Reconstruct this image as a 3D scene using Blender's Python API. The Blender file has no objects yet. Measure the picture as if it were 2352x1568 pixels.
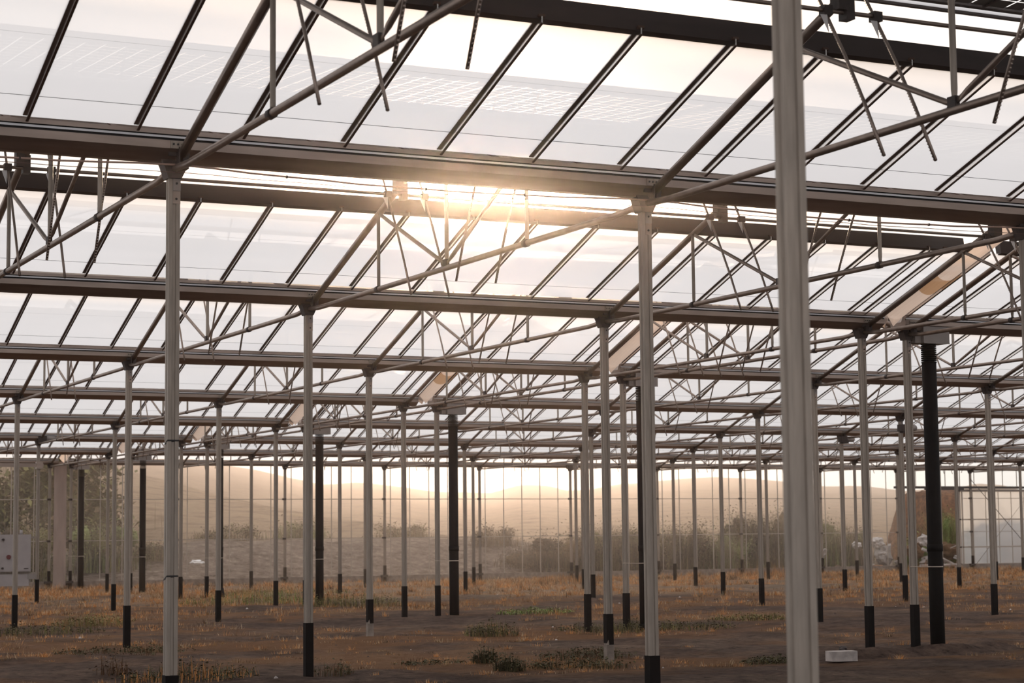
import bpy, math, random
from mathutils import Vector, Matrix, noise
random.seed(7)
R = random.Random(11)
scene = bpy.context.scene
COL = scene.collection

# ------------------------------------------------------------------ plan
DX, DY, GAP, H = 4.0, 8.03824, 0.75596, 4.3317      # post pitch, bay width, expansion gap, gutter underside
SLV = 0.585
PX, PW = 0.085, 0.075                               # post section
F, YAW, PITCH, ROLL = 4559.5, -0.454123, 0.0990913, -0.0110004
CAM = Vector((-8.11131, -14.09565, 1.534625))
def lx(i): return DX * i + (GAP if i > 2 else 0.0)   # lines up to 2: left block; 2.5 = post across the gap
LINES = [-3, -2, -1, 0, 1, 2, 'gap'] + list(range(3, 16))
def line_x(l): return 2 * DX + GAP if l == 'gap' else lx(l)
def row_y(k): return (k - 1) * DY
fwd = Vector((-math.sin(YAW) * math.cos(PITCH), math.cos(YAW) * math.cos(PITCH), math.sin(PITCH)))
r0 = fwd.cross(Vector((0, 0, 1))).normalized(); u0 = r0.cross(fwd)
cr = r0 * math.cos(ROLL) + u0 * math.sin(ROLL); cu = -r0 * math.sin(ROLL) + u0 * math.cos(ROLL)
def proj(p):
    d = Vector(p) - CAM; z = d.dot(fwd)
    if z < 0.3: return (1e6, 1e6)
    return (1176 + F * d.dot(cr) / z, 784 - F * d.dot(cu) / z)

# ------------------------------------------------------------------ materials
MATS = {}
def mat(name, col, rough=0.6, metal=0.0, var=0.0, scale=6.0, col2=None, spec=0.4, stretch=(1, 1, 1), bump=0.0):
    m = bpy.data.materials.new(name); m.use_nodes = True
    nt = m.node_tree; b = nt.nodes['Principled BSDF']
    b.inputs['Base Color'].default_value = (*col, 1); b.inputs['Roughness'].default_value = rough
    b.inputs['Metallic'].default_value = metal; b.inputs['Specular IOR Level'].default_value = spec
    if var or col2:
        tc = nt.nodes.new('ShaderNodeTexCoord'); mp = nt.nodes.new('ShaderNodeMapping'); mp.inputs['Scale'].default_value = stretch
        n = nt.nodes.new('ShaderNodeTexNoise'); n.inputs['Scale'].default_value = scale; n.inputs['Detail'].default_value = 6
        r = nt.nodes.new('ShaderNodeValToRGB')
        c2 = col2 or tuple(c * (1 - var) for c in col)
        r.color_ramp.elements[0].color = (*c2, 1); r.color_ramp.elements[1].color = (*[min(1, c * (1 + var * .5)) for c in col], 1)
        r.color_ramp.elements[0].position = .35; r.color_ramp.elements[1].position = .65
        nt.links.new(tc.outputs['Object'], mp.inputs['Vector']); nt.links.new(mp.outputs[0], n.inputs['Vector'])
        nt.links.new(n.outputs['Fac'], r.inputs[0]); nt.links.new(r.outputs[0], b.inputs['Base Color'])
        if bump:
            bp = nt.nodes.new('ShaderNodeBump'); bp.inputs['Strength'].default_value = bump; bp.inputs['Distance'].default_value = .05
            nt.links.new(n.outputs['Fac'], bp.inputs['Height']); nt.links.new(bp.outputs[0], b.inputs['Normal'])
    MATS[name] = m
    return m
GALV = mat('galvanised steel', (.30, .255, .215), .48, .5, .14, 5.0, stretch=(9, 9, 1.0))
GUT = mat('gutter steel', (.33, .265, .23), .42, .85, .16, 3.0, stretch=(.6, 4, 4))
TUBE = mat('truss tube', (.28, .22, .185), .40, .75, .2, 8.0)
ALU = mat('glazing aluminium', (.30, .25, .22), .35, .4, .1, 4.0)
BARM = mat('bright bar web', (.86, .83, .80), .22, 1.0)
BAREDGE = mat('brown bar edge', (.075, .036, .022), .6)  # plain brown for the bar's flange and lower lip
ALUW = mat('pale aluminium strip', (.66, .66, .68), .4, .3)
DARK = mat('dark cast steel', (.05, .037, .034), .6, .1, .3, 20)
BEAM = mat('dark vent beam', (.045, .030, .027), .45, .2, .2, 3, stretch=(.3, 3, 3))
BLACK = mat('black sleeve', (.009, .007, .007), .8, 0, .3, 12, spec=.12)
PIPEM = mat('black drainpipe', (.010, .008, .008), .75, 0, .3, 8, spec=.15)
SEAM = mat('rubber seam', (.02, .018, .018), .7)
CONC = mat('concrete', (.25, .205, .175), .9, 0, .3, 7, bump=.3)
BOXM = mat('grey outlet box', (.26, .23, .215), .6, .1, .12, 5)
CABM = mat('white painted steel', (.34, .305, .30), .5, 0, .08, 4)
WHITE = mat('white plastic', (.75, .73, .72), .5)
RED = mat('dark red knob', (.12, .03, .03), .5)
CONDM = mat('pale conduit', (.40, .27, .22), .5)
WIREM = mat('wire', (.12, .07, .06), .5)
STRAP = mat('pale strap', (.6, .5, .42), .6)
WALLALU = mat('wall aluminium', (.42, .36, .31), .45, .3)
CELL = mat('black cell', (.008, .007, .007), .4)
FRAMEW = mat('pale vent frame', (.62, .57, .53), .5)

def glass(name, tcol, tr, haze_var=0.0, gloss=0.06, gcol=(1, 1, 1), stripes=False):
    m = bpy.data.materials.new(name); m.use_nodes = True; nt = m.node_tree; nt.nodes.clear()
    o = nt.nodes.new('ShaderNodeOutputMaterial'); t = nt.nodes.new('ShaderNodeBsdfTransparent'); t.inputs[0].default_value = (*gcol, 1)
    l = nt.nodes.new('ShaderNodeBsdfTranslucent'); l.inputs[0].default_value = (*tcol, 1)
    mx = nt.nodes.new('ShaderNodeMixShader'); mx.inputs[0].default_value = 1 - tr
    nt.links.new(t.outputs[0], mx.inputs[1]); nt.links.new(l.outputs[0], mx.inputs[2])
    if haze_var:
        tc = nt.nodes.new('ShaderNodeTexCoord'); n = nt.nodes.new('ShaderNodeTexNoise'); n.inputs['Scale'].default_value = .8; n.inputs['Detail'].default_value = 5
        mr = nt.nodes.new('ShaderNodeMapRange'); mr.inputs[1].default_value = .3; mr.inputs[2].default_value = .7
        mr.inputs[3].default_value = 1 - tr - haze_var; mr.inputs[4].default_value = 1 - tr + haze_var
        nt.links.new(tc.outputs['Object'], n.inputs['Vector']); nt.links.new(n.outputs['Fac'], mr.inputs[0]); nt.links.new(mr.outputs[0], mx.inputs[0])
    g = nt.nodes.new('ShaderNodeBsdfGlossy'); g.inputs['Roughness'].default_value = .15
    m2 = nt.nodes.new('ShaderNodeMixShader'); m2.inputs[0].default_value = gloss
    nt.links.new(mx.outputs[0], m2.inputs[1]); nt.links.new(g.outputs[0], m2.inputs[2]); nt.links.new(m2.outputs[0], o.inputs[0])
    MATS[name] = m
    return m
ROOFG = glass('whitewashed roof glass', (.905, .88, .875), .10, .02, .02)
WALLG = glass('dusty wall glass', (.80, .70, .62), .945, .02, .02)
DOORG = glass('milky door panel', (.78, .74, .72), .25, .05, .03)
DUCTM = glass('beige gap sheet', (.66, .50, .40), .04, .0, .04)
DUCTS = glass('brown stained gap sheet', (.42, .24, .13), .03, .0, .04)

# ------------------------------------------------------------------ mesh helpers
class MB:
    def __init__(s): s.v = []; s.f = []; s.mi = []; s.smooth = []
    def add(s, vs, fs, mi=0, sm=False):
        b = len(s.v); s.v += [tuple(v) for v in vs]; s.f += [tuple(b + i for i in f) for f in fs]; s.mi += [mi] * len(fs); s.smooth += [sm] * len(fs)
        return s
    def box(s, x0, x1, y0, y1, z0, z1, mi=0):
        vs = [(x, y, z) for z in (z0, z1) for y in (y0, y1) for x in (x0, x1)]
        return s.add(vs, [(0, 2, 3, 1), (4, 5, 7, 6), (0, 1, 5, 4), (2, 6, 7, 3), (0, 4, 6, 2), (1, 3, 7, 5)], mi)
    def tube(s, pts, r, n=8, mi=0, cap=True, r2=None, squash=None):
        pts = [Vector(p) for p in pts]; vs = []; fs = []
        N = len(pts)
        for i, p in enumerate(pts):
            d = (pts[min(i + 1, N - 1)] - pts[max(i - 1, 0)]).normalized()
            a = d.cross(Vector((0, 0, 1)) if abs(d.z) < .95 else Vector((1, 0, 0))).normalized(); b = a.cross(d)
            rr = r if not callable(r) else r(i / (N - 1))
            q = 1 if squash is None else squash(i / (N - 1))
            for k in range(n):
                t = 2 * math.pi * k / n
                vs.append(p + a * math.cos(t) * rr * q + b * math.sin(t) * rr)
        for i in range(N - 1):
            for k in range(n):
                k2 = (k + 1) % n; fs.append((i * n + k, i * n + k2, (i + 1) * n + k2, (i + 1) * n + k))
        s.add(vs, fs, mi, True)
        if cap:
            b = len(s.v) - len(vs)
            s.f.append(tuple(b + k for k in range(n))[::-1]); s.mi.append(mi); s.smooth.append(False)
            s.f.append(tuple(b + (N - 1) * n + k for k in range(n))); s.mi.append(mi); s.smooth.append(False)
        return s
    def prism(s, prof, axis, a0, a1, mi=0, mis=None):
        """prof: list of 2D points; axis 'x': points are (y,z); axis 'y': (x,z); axis 'z': (x,y)."""
        n = len(prof)
        def P(a, p): return (a, p[0], p[1]) if axis == 'x' else ((p[0], a, p[1]) if axis == 'y' else (p[0], p[1], a))
        b = len(s.v); s.v += [P(a0, p) for p in prof] + [P(a1, p) for p in prof]
        for k in range(n):
            k2 = (k + 1) % n; s.f.append((b + k, b + k2, b + n + k2, b + n + k)); s.mi.append(mis[k] if mis else mi); s.smooth.append(False)
        s.f.append(tuple(b + k for k in range(n))[::-1]); s.mi.append(mi); s.smooth.append(False)
        s.f.append(tuple(b + n + k for k in range(n))); s.mi.append(mi); s.smooth.append(False)
        return s
    def mesh(s, name, mats):
        me = bpy.data.meshes.new(name); me.from_pydata(s.v, [], s.f)
        for m in (mats if isinstance(mats, (list, tuple)) else [mats]): me.materials.append(m)
        me.polygons.foreach_set('material_index', s.mi); me.polygons.foreach_set('use_smooth', s.smooth)
        me.update(); return me
def obj(name, data, parent=None, loc=(0, 0, 0), **props):
    o = bpy.data.objects.new(name, data); COL.objects.link(o); o.location = loc
    if parent is not None: o.parent = parent
    for k, v in props.items(): o[k] = v
    return o
def thing(name, label, cat, loc=(0, 0, 0), group=None, data=None):
    o = obj(name, data, None, loc, label=label, category=cat)
    if group: o['group'] = group
    return o
ORD = ['first', 'second', 'third', 'fourth', 'fifth', 'sixth', 'seventh', 'eighth', 'ninth', 'tenth', 'eleventh', 'twelfth', 'thirteenth', 'fourteenth', 'fifteenth', 'sixteenth']
ROWN = {1: 'front', 2: 'second', 3: 'third', 4: 'fourth', 5: 'fifth', 6: 'sixth', 7: 'seventh', 8: 'back wall'}

# ------------------------------------------------------------------ world, sun
SUN_DIR = Vector((0.42172, 0.88995, 0.17363)).normalized()
w = bpy.data.worlds.new('World'); scene.world = w; w.use_nodes = True; nt = w.node_tree
bg = nt.nodes['Background']
tc = nt.nodes.new('ShaderNodeTexCoord'); dot = nt.nodes.new('ShaderNodeVectorMath'); dot.operation = 'DOT_PRODUCT'; dot.inputs[1].default_value = SUN_DIR
nt.links.new(tc.outputs['Generated'], dot.inputs[0])
ramp = nt.nodes.new('ShaderNodeValToRGB'); cr_ = ramp.color_ramp
cr_.elements[0].position = 0.0; cr_.elements[0].color = (.98, .965, .98, 1)
cr_.elements[1].position = 1.0; cr_.elements[1].color = (1.0, .93, .84, 1)
e = cr_.elements.new(.70); e.color = (.96, .94, .935, 1)
e = cr_.elements.new(.96); e.color = (.99, .96, .93, 1)
nt.links.new(dot.outputs['Value'], ramp.inputs[0])
pw = nt.nodes.new('ShaderNodeMath'); pw.operation = 'POWER'; pw.inputs[1].default_value = 900
mxx = nt.nodes.new('ShaderNodeMath'); mxx.operation = 'MAXIMUM'; mxx.inputs[1].default_value = 0
nt.links.new(dot.outputs['Value'], mxx.inputs[0]); nt.links.new(mxx.outputs[0], pw.inputs[0])
ml = nt.nodes.new('ShaderNodeMath'); ml.operation = 'MULTIPLY_ADD'; ml.inputs[1].default_value = 8.0; ml.inputs[2].default_value = 1.14
nt.links.new(pw.outputs[0], ml.inputs[0])
nt.links.new(ramp.outputs[0], bg.inputs['Color']); nt.links.new(ml.outputs[0], bg.inputs['Strength'])
sl = bpy.data.lights.new('sun', 'SUN'); sl.energy = 3.1; sl.color = (1.0, .70, .46); sl.angle = math.radians(2.0)
so = bpy.data.objects.new('sun', sl); COL.objects.link(so); so.location = (20, 60, 30)
so.rotation_euler = (-SUN_DIR).to_track_quat('-Z', 'Y').to_euler()

# ------------------------------------------------------------------ floor
def gh(x, y):
    """height of the soil inside the greenhouse"""
    v = noise.noise(Vector((x * .35, y * .35, 1.3))) * .06 + noise.noise(Vector((x * 1.3, y * 1.3, 5.1))) * .035 + noise.noise(Vector((x * 3.3, y * 3.3, 8))) * .016
    return v - .03
def grassy(x, y):
    """share of dry grass on the soil, 0..1"""
    n = noise.noise(Vector((x * .22, y * .30, 9.2))) + .6 * noise.noise(Vector((x * .8, y * .9, 3.7))) + .3 * noise.noise(Vector((x * 2.1, y * 2.1, 4.4)))
    b = -.12 + .0115 * (y - 10)
    return max(0.0, min(1.0, .5 + 1.5 * (n + b)))
MATG = bpy.data.materials.new('dry soil'); MATG.use_nodes = True
nt = MATG.node_tree; b = nt.nodes['Principled BSDF']; b.inputs['Roughness'].default_value = .95; b.inputs['Specular IOR Level'].default_value = .1
tc = nt.nodes.new('ShaderNodeTexCoord')
def nz(scale, detail=8, rough=.6):
    n = nt.nodes.new('ShaderNodeTexNoise'); n.inputs['Scale'].default_value = scale; n.inputs['Detail'].default_value = detail; n.inputs['Roughness'].default_value = rough
    nt.links.new(tc.outputs['Object'], n.inputs['Vector']); return n
def rmp(src, els):
    r = nt.nodes.new('ShaderNodeValToRGB'); nt.links.new(src, r.inputs[0]); r.color_ramp.elements[0].position = els[0][0]; r.color_ramp.elements[0].color = (*els[0][1], 1)
    r.color_ramp.elements[1].position = els[-1][0]; r.color_ramp.elements[1].color = (*els[-1][1], 1)
    for p, c in els[1:-1]:
        q = r.color_ramp.elements.new(p); q.color = (*c, 1)
    return r
n1 = nz(1.1); n2 = nz(6, 10, .78)
ra = rmp(n1.outputs['Fac'], [(.32, (.085, .056, .045)), (.5, (.150, .100, .080)), (.68, (.225, .155, .120))])
rb = rmp(n2.outputs['Fac'], [(.36, (.16, .15, .15)), (.45, (.72, .70, .68)), (.56, (1.05, 1.02, 1.0)), (.66, (1.5, 1.42, 1.32))])  # uneven soil tone, plus streaks of shadow put into the colour
mm = nt.nodes.new('ShaderNodeMixRGB'); mm.blend_type = 'MULTIPLY'; mm.inputs[0].default_value = 1
nt.links.new(ra.outputs[0], mm.inputs[1]); nt.links.new(rb.outputs[0], mm.inputs[2])
at = nt.nodes.new('ShaderNodeAttribute'); at.attribute_name = 'litter'
ml2 = nt.nodes.new('ShaderNodeMixRGB'); ml2.inputs[2].default_value = (.30, .145, .06, 1)
nt.links.new(at.outputs['Fac'], ml2.inputs[0]); nt.links.new(mm.outputs[0], ml2.inputs[1]); nt.links.new(ml2.outputs[0], b.inputs['Base Color'])
bp = nt.nodes.new('ShaderNodeBump'); bp.inputs['Strength'].default_value = 1.0; bp.inputs['Distance'].default_value = .12
nt.links.new(n2.outputs['Fac'], bp.inputs['Height']); nt.links.new(bp.outputs[0], b.inputs['Normal'])
def grid_mesh(name, xs, ys, hf, m, attr=None):
    vs = [(x, y, hf(x, y)) for y in ys for x in xs]; nx = len(xs)
    fs = [(j * nx + i, j * nx + i + 1, (j + 1) * nx + i + 1, (j + 1) * nx + i) for j in range(len(ys) - 1) for i in range(nx - 1)]
    me = bpy.data.meshes.new(name); me.from_pydata(vs, [], fs); me.materials.append(m)
    me.polygons.foreach_set('use_smooth', [True] * len(fs))
    if attr:
        a = me.attributes.new(attr[0], 'FLOAT', 'POINT'); a.data.foreach_set('value', [attr[1](v[0], v[1]) for v in vs])
    me.update(); return me
def frange(a, b, st):
    o = []; v = a
    while v < b - 1e-6: o.append(v); v += st
    o.append(b); return o
WALLY = row_y(8)
ys = frange(-26, 2, 2.0)[:-1] + frange(2, 18, .13)[:-1] + frange(18, WALLY + .12, .3)
obj('floor', grid_mesh('floor', frange(-22, -4, 2)[:-1] + frange(-4, 18, .13)[:-1] + frange(18, 60, .3)[:-1] + frange(60, 75, 1), ys, gh, MATG, ('litter', lambda x, y: .62 * grassy(x, y) ** 1.3)), kind='structure')

# ------------------------------------------------------------------ gutters
gp = [(-.04, H - .008), (-.172, H + .068), (-.172, H + .128), (-.16, H + .134), (-.16, H + .142), (-.18, H + .144), (-.18, H + .160), (-.165, H + .164), (-.19, H + .168), (-.19, H + .200),
      (-.12, H + .200), (-.07, H + .11), (.07, H + .11), (.12, H + .200), (.19, H + .200), (.19, H + .168), (.165, H + .164), (.18, H + .160), (.18, H + .144), (.16, H + .142), (.16, H + .134), (.172, H + .128), (.172, H + .068), (.04, H - .008)]
gmi = [0, 0, 2, 2, 2, 1, 2, 2, 0, 0, 0, 0, 0, 0, 0, 2, 2, 1, 2, 2, 2, 0, 0, 0]
XL0, XL1, XR0, XR1 = -14.0, 8.27, 8.62, 66.0
for k in range(0, 9):
    for side, (a, c) in enumerate(((XL0, XL1), (XR0, XR1))):
        rn = {0: 'overhead nearest the camera', 8: 'on top of the glazed back wall'}.get(k, f'over the {ROWN.get(k)} row of posts')
        t = thing('roof_gutter', f'long grey steel roof gutter {rn}, {"left" if side == 0 else "right"} of the gap', 'gutter', (0, row_y(k), 0), 'roof gutters', MB().prism(gp, 'x', a, c, 0, gmi).mesh('roof_gutter', [GUT, ALUW, SEAM]))

# ------------------------------------------------------------------ posts
def post_section():
    a, b2 = PX / 2, PW / 2; g, d = .006, .008
    front = [(-a, -b2), (-.014, -b2), (-.010, -b2 + d), (.010, -b2 + d), (.014, -b2), (a, -b2)]
    right = [(a, -.012), (a - d, -.008), (a - d, .008), (a, .012)]
    back = [(a, b2), (-a, b2)]
    left = [(-a, .014), (-a + d, .009), (-a + d, -.009), (-a, -.014)]
    return front + right + back + left
shaft_me = MB().prism(post_section(), 'z', .0, H - .1).mesh('post_shaft', GALV)
def sleeve_mesh(z0=-.08, ragged=False):
    a, b2 = PX / 2 + .006, PW / 2 + .006
    mb = MB()
    if not ragged: return mb.box(-a, a, -b2, b2, z0, SLV).mesh('base_sleeve', BLACK)
    prof_f = [(-a, SLV), (-a, .22), (-a * .5, .27), (-a * .2, .20), (a * .3, .15), (a, .11), (a, SLV)]
    mb.prism(prof_f, 'y', -b2, b2)
    return mb.mesh('torn_sleeve', BLACK)
sleeve_me, torn_me = sleeve_mesh(), sleeve_mesh(ragged=True)
foot_me = MB().prism([(-.05, -.044), (.05, -.044), (.05, .044), (-.05, .044)], 'z', -.1, .20).mesh('concrete_foot', CONC)
hb = MB()
hb.prism([(-.055, H - .13), (.045, H - .13), (.10, H - .02), (.11, H + .01), (-.11, H + .01), (-.09, H - .03)], 'y', -.065, .065)
hb.box(-.075, .085, -.14, -.12, H + .02, H + .068)
hb.box(-.012, -.004, -.19, -.117, H - .05, H + .08)
hb.box(.03, .075, -.15, -.06, H - .07, H + .06)
head_me = hb.mesh('head_bracket', DARK)
pm = MB().box(-.072, .082, -.179, -.173, H + .068, H + .126)
for q in (-.05, -.018, .014, .046): pm.tube([(q, -.183, H + .100), (q, -.177, H + .100)], .008, 8, 1)
plate_me = pm.mesh('bolt_plate', [GALV, SEAM])
pm = MB().box(-.014, PX / 2 + .002, -PW / 2 - .006, -PW / 2 + .002, H - .22, H - .13)
pm.tube([(.014, -PW / 2 - .009, H - .165), (.014, -PW / 2 - .004, H - .165)], .009, 8, 1)
front_me = pm.mesh('fixing_plate', [BOXM, SEAM])
jm = MB().box(-.014, PX / 2 + .001, -PW / 2 - .003, -PW / 2 + .002, H - .315, H - .222)
jm.tube([(.012, -PW / 2 - .008, H - .28), (.012, -PW / 2 - .002, H - .28)], .009, 8, 1)
joint_me = jm.mesh('joint_plate', [TUBE, SEAM])
clampb_me = MB().box(-.09, .03, -.06, .045, -.035, .035).mesh('rail_clamp', DARK)
baseb_me = MB().box(-.16, .10, -.07, .045, -.05, .03).box(-.09, .09, -.075, -.06, .02, .035).mesh('base_clamp', DARK)
def in_view(p0, p1, mx=330, my=60):
    """whether the straight thing p0-p1 comes near the frame"""
    n = 8; ok = False
    for i in range(n + 1):
        q = Vector(p0).lerp(Vector(p1), i / n); x, y = proj(q)
        if -mx < x < 2352 + mx and -my - 400 < y < 1568 + my + 400: ok = True
    return ok
STUB = {(3, 1), (2, 1), (2, 2), (5, 1), (6, 2), (5, 5)}
POSTS = {}
for k in range(0, 9):
    vis = [l for l in LINES if in_view((line_x(l), row_y(k), 0), (line_x(l), row_y(k), H), 120)]
    if k == 0: vis = [-1]
    inside = [l for l in vis if -45 < proj((line_x(l), row_y(k), 1.8))[0] < 2400]
    POSTS[k] = vis
    for l in vis:
        stub = (k, l) in STUB
        what = 'grey post with torn sleeve and concrete foot' if (k, l) in ((3, 1), (2, 1)) else 'grey steel post with black base sleeve'
        if k == 0: lab = 'big blurred grey steel post standing closest to the camera, sleeve out of frame'
        elif l in inside: lab = f'{what}, {ORD[inside.index(l)]} from the left in the {ROWN[k]} row'
        else: lab = f'{what}, just past the {"left" if proj((line_x(l), row_y(k), 1.8))[0] < 0 else "right"} edge, {ROWN[k]} row'
        t = thing('greenhouse_post', lab, 'post', (line_x(l), row_y(k), 0), 'greenhouse posts')
        obj('shaft', shaft_me, t); obj('base_sleeve', torn_me if (k, l) in ((3, 1), (2, 1)) else sleeve_me, t)
        if (k, l) in ((3, 1), (2, 1)): obj('concrete_foot', foot_me, t)
        obj('head_bracket', head_me, t); obj('bolt_plate', plate_me, t)
        if k == 8:
            for z in (1.635, 3.10): obj('rail_clamp', clampb_me, t, (0, 0, z))
            obj('base_clamp', baseb_me, t, (0, 0, .20))
        if (k, l) == (1, -1):
            for zt in (2.28, 1.30): obj('dark_tie', MB().prism([(-PW / 2 - .002, zt - .012), (PW / 2 + .002, zt - .04), (PW / 2 + .002, zt - .028), (-PW / 2 - .002, zt)], 'x', -PX / 2 - .001, PX / 2 + .001).mesh('dark_tie', SEAM), t)
        if k < 7: obj('fixing_plate', front_me, t); obj('joint_plate', joint_me, t)

# ------------------------------------------------------------------ trusses (one bay wide, local y 0 = near gutter, DY = far gutter)
SL = .34; ZR = H + .045; ZC = H - .075; MID = DY / 2
def zr(d): return ZR + SL * d
flat = lambda t: .45 if t < .06 or t > .94 else 1.0
chord_me = MB().tube([(0, .06, ZC + .02), (0, .4, ZC), (0, DY - .4, ZC), (0, DY - .06, ZC + .02)], .028, 10).mesh('bottom_chord', TUBE)
raf_far = MB().tube([(0.03, DY - .04, zr(.04) - .05), (0.03, MID, zr(MID))], .037, 10).mesh('rafter', TUBE)
raf_near = MB().tube([(0.03, .04, zr(.04) - .05), (0.03, MID, zr(MID))], .037, 10).mesh('rafter_near', TUBE)
def web(p, q, r=.02, n=8):
    P, Q = Vector(p), Vector(q); pts = [P.lerp(Q, t) for t in (0, .03, .07, .1, .5, .9, .93, .97, 1)]
    return MB().tube(pts, lambda t: r, n, squash=lambda t: .35 if t < .2 or t > .8 else 1.0)
DS = 2.2
strut_f = web((0.01, DY - DS, ZC + .03), (0.01, DY - DS, zr(DS) - .03)).mesh('strut', GALV)
strut_n = web((0.01, DS, ZC + .03), (0.01, DS, zr(DS) - .03)).mesh('strut', GALV)
apex_me = web((0.01, MID, ZC + .04), (0.01, MID, zr(MID) - .03), .022).mesh('apex_strut', GALV)
diag_f = web((0, DY - DS - .06, zr(DS) - .05), (0, MID + .03, ZC + .05), .021).mesh('diagonal', TUBE)
diag_n = web((0, DS + .06, zr(DS) - .05), (0, MID - .03, ZC + .05), .021).mesh('diagonal', TUBE)
clamp_me = MB().tube([(0, -.035, ZC), (0, .035, ZC)], .036, 10).mesh('chord_clamp', DARK)
node_me = MB().box(-.02, .02, MID - .04, MID + .04, ZC, ZC + .09).mesh('node_plate', DARK)
TR = {}
for b_ in range(0, 8):
    y0 = row_y(b_)
    vis = [l for l in LINES if in_view((line_x(l), y0, 4.3), (line_x(l), y0 + DY, 4.9), 200, -250) and
           any(-150 < proj((line_x(l), y0 + DY * s, z))[0] < 2500 and -120 < proj((line_x(l), y0 + DY * s, z))[1] < 1500 for s in (0, .25, .5, .75, 1) for z in (ZC, 5.2))]
    TR[b_] = vis
    for j, l in enumerate(vis):
        if b_ == 0: lab = f'tubular steel roof truss reaching overhead from the front row, {ORD[j]} from the left'
        else: lab = f'tubular steel roof truss between {ROWN[b_]} and {ROWN[b_+1]} rows, {ORD[j]} from the left'
        t = thing('roof_truss', lab, 'truss', (line_x(l), y0, 0), 'roof trusses')
        obj('bottom_chord', chord_me, t); obj('rafter', raf_far, t); obj('rafter', raf_near, t)
        obj('strut', strut_f, t); obj('strut', strut_n, t); obj('apex_strut', apex_me, t); obj('diagonal', diag_f, t); obj('diagonal', diag_n, t); obj('node_plate', node_me, t)
        for d in (DS, DY - DS): obj('chord_clamp', clamp_me, t, (0, d, 0))

# ------------------------------------------------------------------ roof glazing
ZG = 4.50; DB = 1.88                                   # glass plane at the gutter, distance of the vent beam
def zg(d): return ZG + .352 * d
LEN = math.hypot(DB + .02 - .09, SL * (DB + .02 - .09))
def bar_mesh(far):
    mb = MB(); y = lambda d: (DY - d) if far else d
    for (x0, x1, dz0, dz1, mi) in ((-.026, .026, -.006, .010, 1), (-.005, .005, -.052, -.006, 0), (-.010, .010, -.060, -.052, 1)):
        d0, d1 = .17, DB + .07
        vs = [(x, y(d), zg(d) + dz) for d in (d0, d1) for dz in (dz0, dz1) for x in (x0, x1)]
        fs = [(0, 1, 3, 2), (4, 6, 7, 5), (0, 4, 5, 1), (2, 3, 7, 6), (0, 2, 6, 4), (1, 5, 7, 3)]
        mb.add(vs, fs if far else [f[::-1] for f in fs], mi)
    return mb.mesh('glazing_bar', [BARM, BAREDGE])
barF, barN = bar_mesh(True), bar_mesh(False)
def bars_for(a, c):
    if a < 8: xs = [.48 + .8 * i for i in range(-18, 12)] + [7.93, 8.24]
    else: xs = [8.65, 9.03] + [9.276 + .8 * i for i in range(0, 75)]
    return sorted(x for x in xs if a <= x <= c)
cnt = 0
for b_ in range(-2, 8):
    y0 = row_y(b_)
    for side, (a, c) in enumerate(((XL0, XL1), (XR0, XR1))):
        for far in (True, False):
            y = (lambda d: (DY - d) if far else d)
            mb = MB()
            d0, d1 = .15, DB
            mb.add([(a, y(d0), zg(d0)), (c, y(d0), zg(d0)), (c, y(d1), zg(d1)), (a, y(d1), zg(d1))], [(0, 1, 2, 3)])
            # lapped joints between panes: thin dark strip under the sheet
            for dl in (.42, 1.15):
                w_ = .003 if dl == .42 else .0007
                mb.add([(a, y(dl), zg(dl) - .006), (c, y(dl), zg(dl) - .006), (c, y(dl + w_ * 1.2), zg(dl) - .006 + w_), (a, y(dl + w_ * 1.2), zg(dl) - .006 + w_)], [(0, 1, 2, 3)], 1)
            t = obj('ceiling', mb.mesh('ceiling_glass', [ROOFG, DARK]), None, (0, y0, 0), kind='structure')
            if far and b_ >= 0 or b_ == 1:
                me = barF if far else barN
                for x in bars_for(a, c):
                    pts = [proj((x, y0 + y(d), zg(d))) for d in (.1, 1.0, DB)]
                    if any(-60 < p[0] < 2412 and -150 < p[1] < 1100 for p in pts):
                        obj('glazing_bar', me, t, (x, 0, 0))

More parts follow.
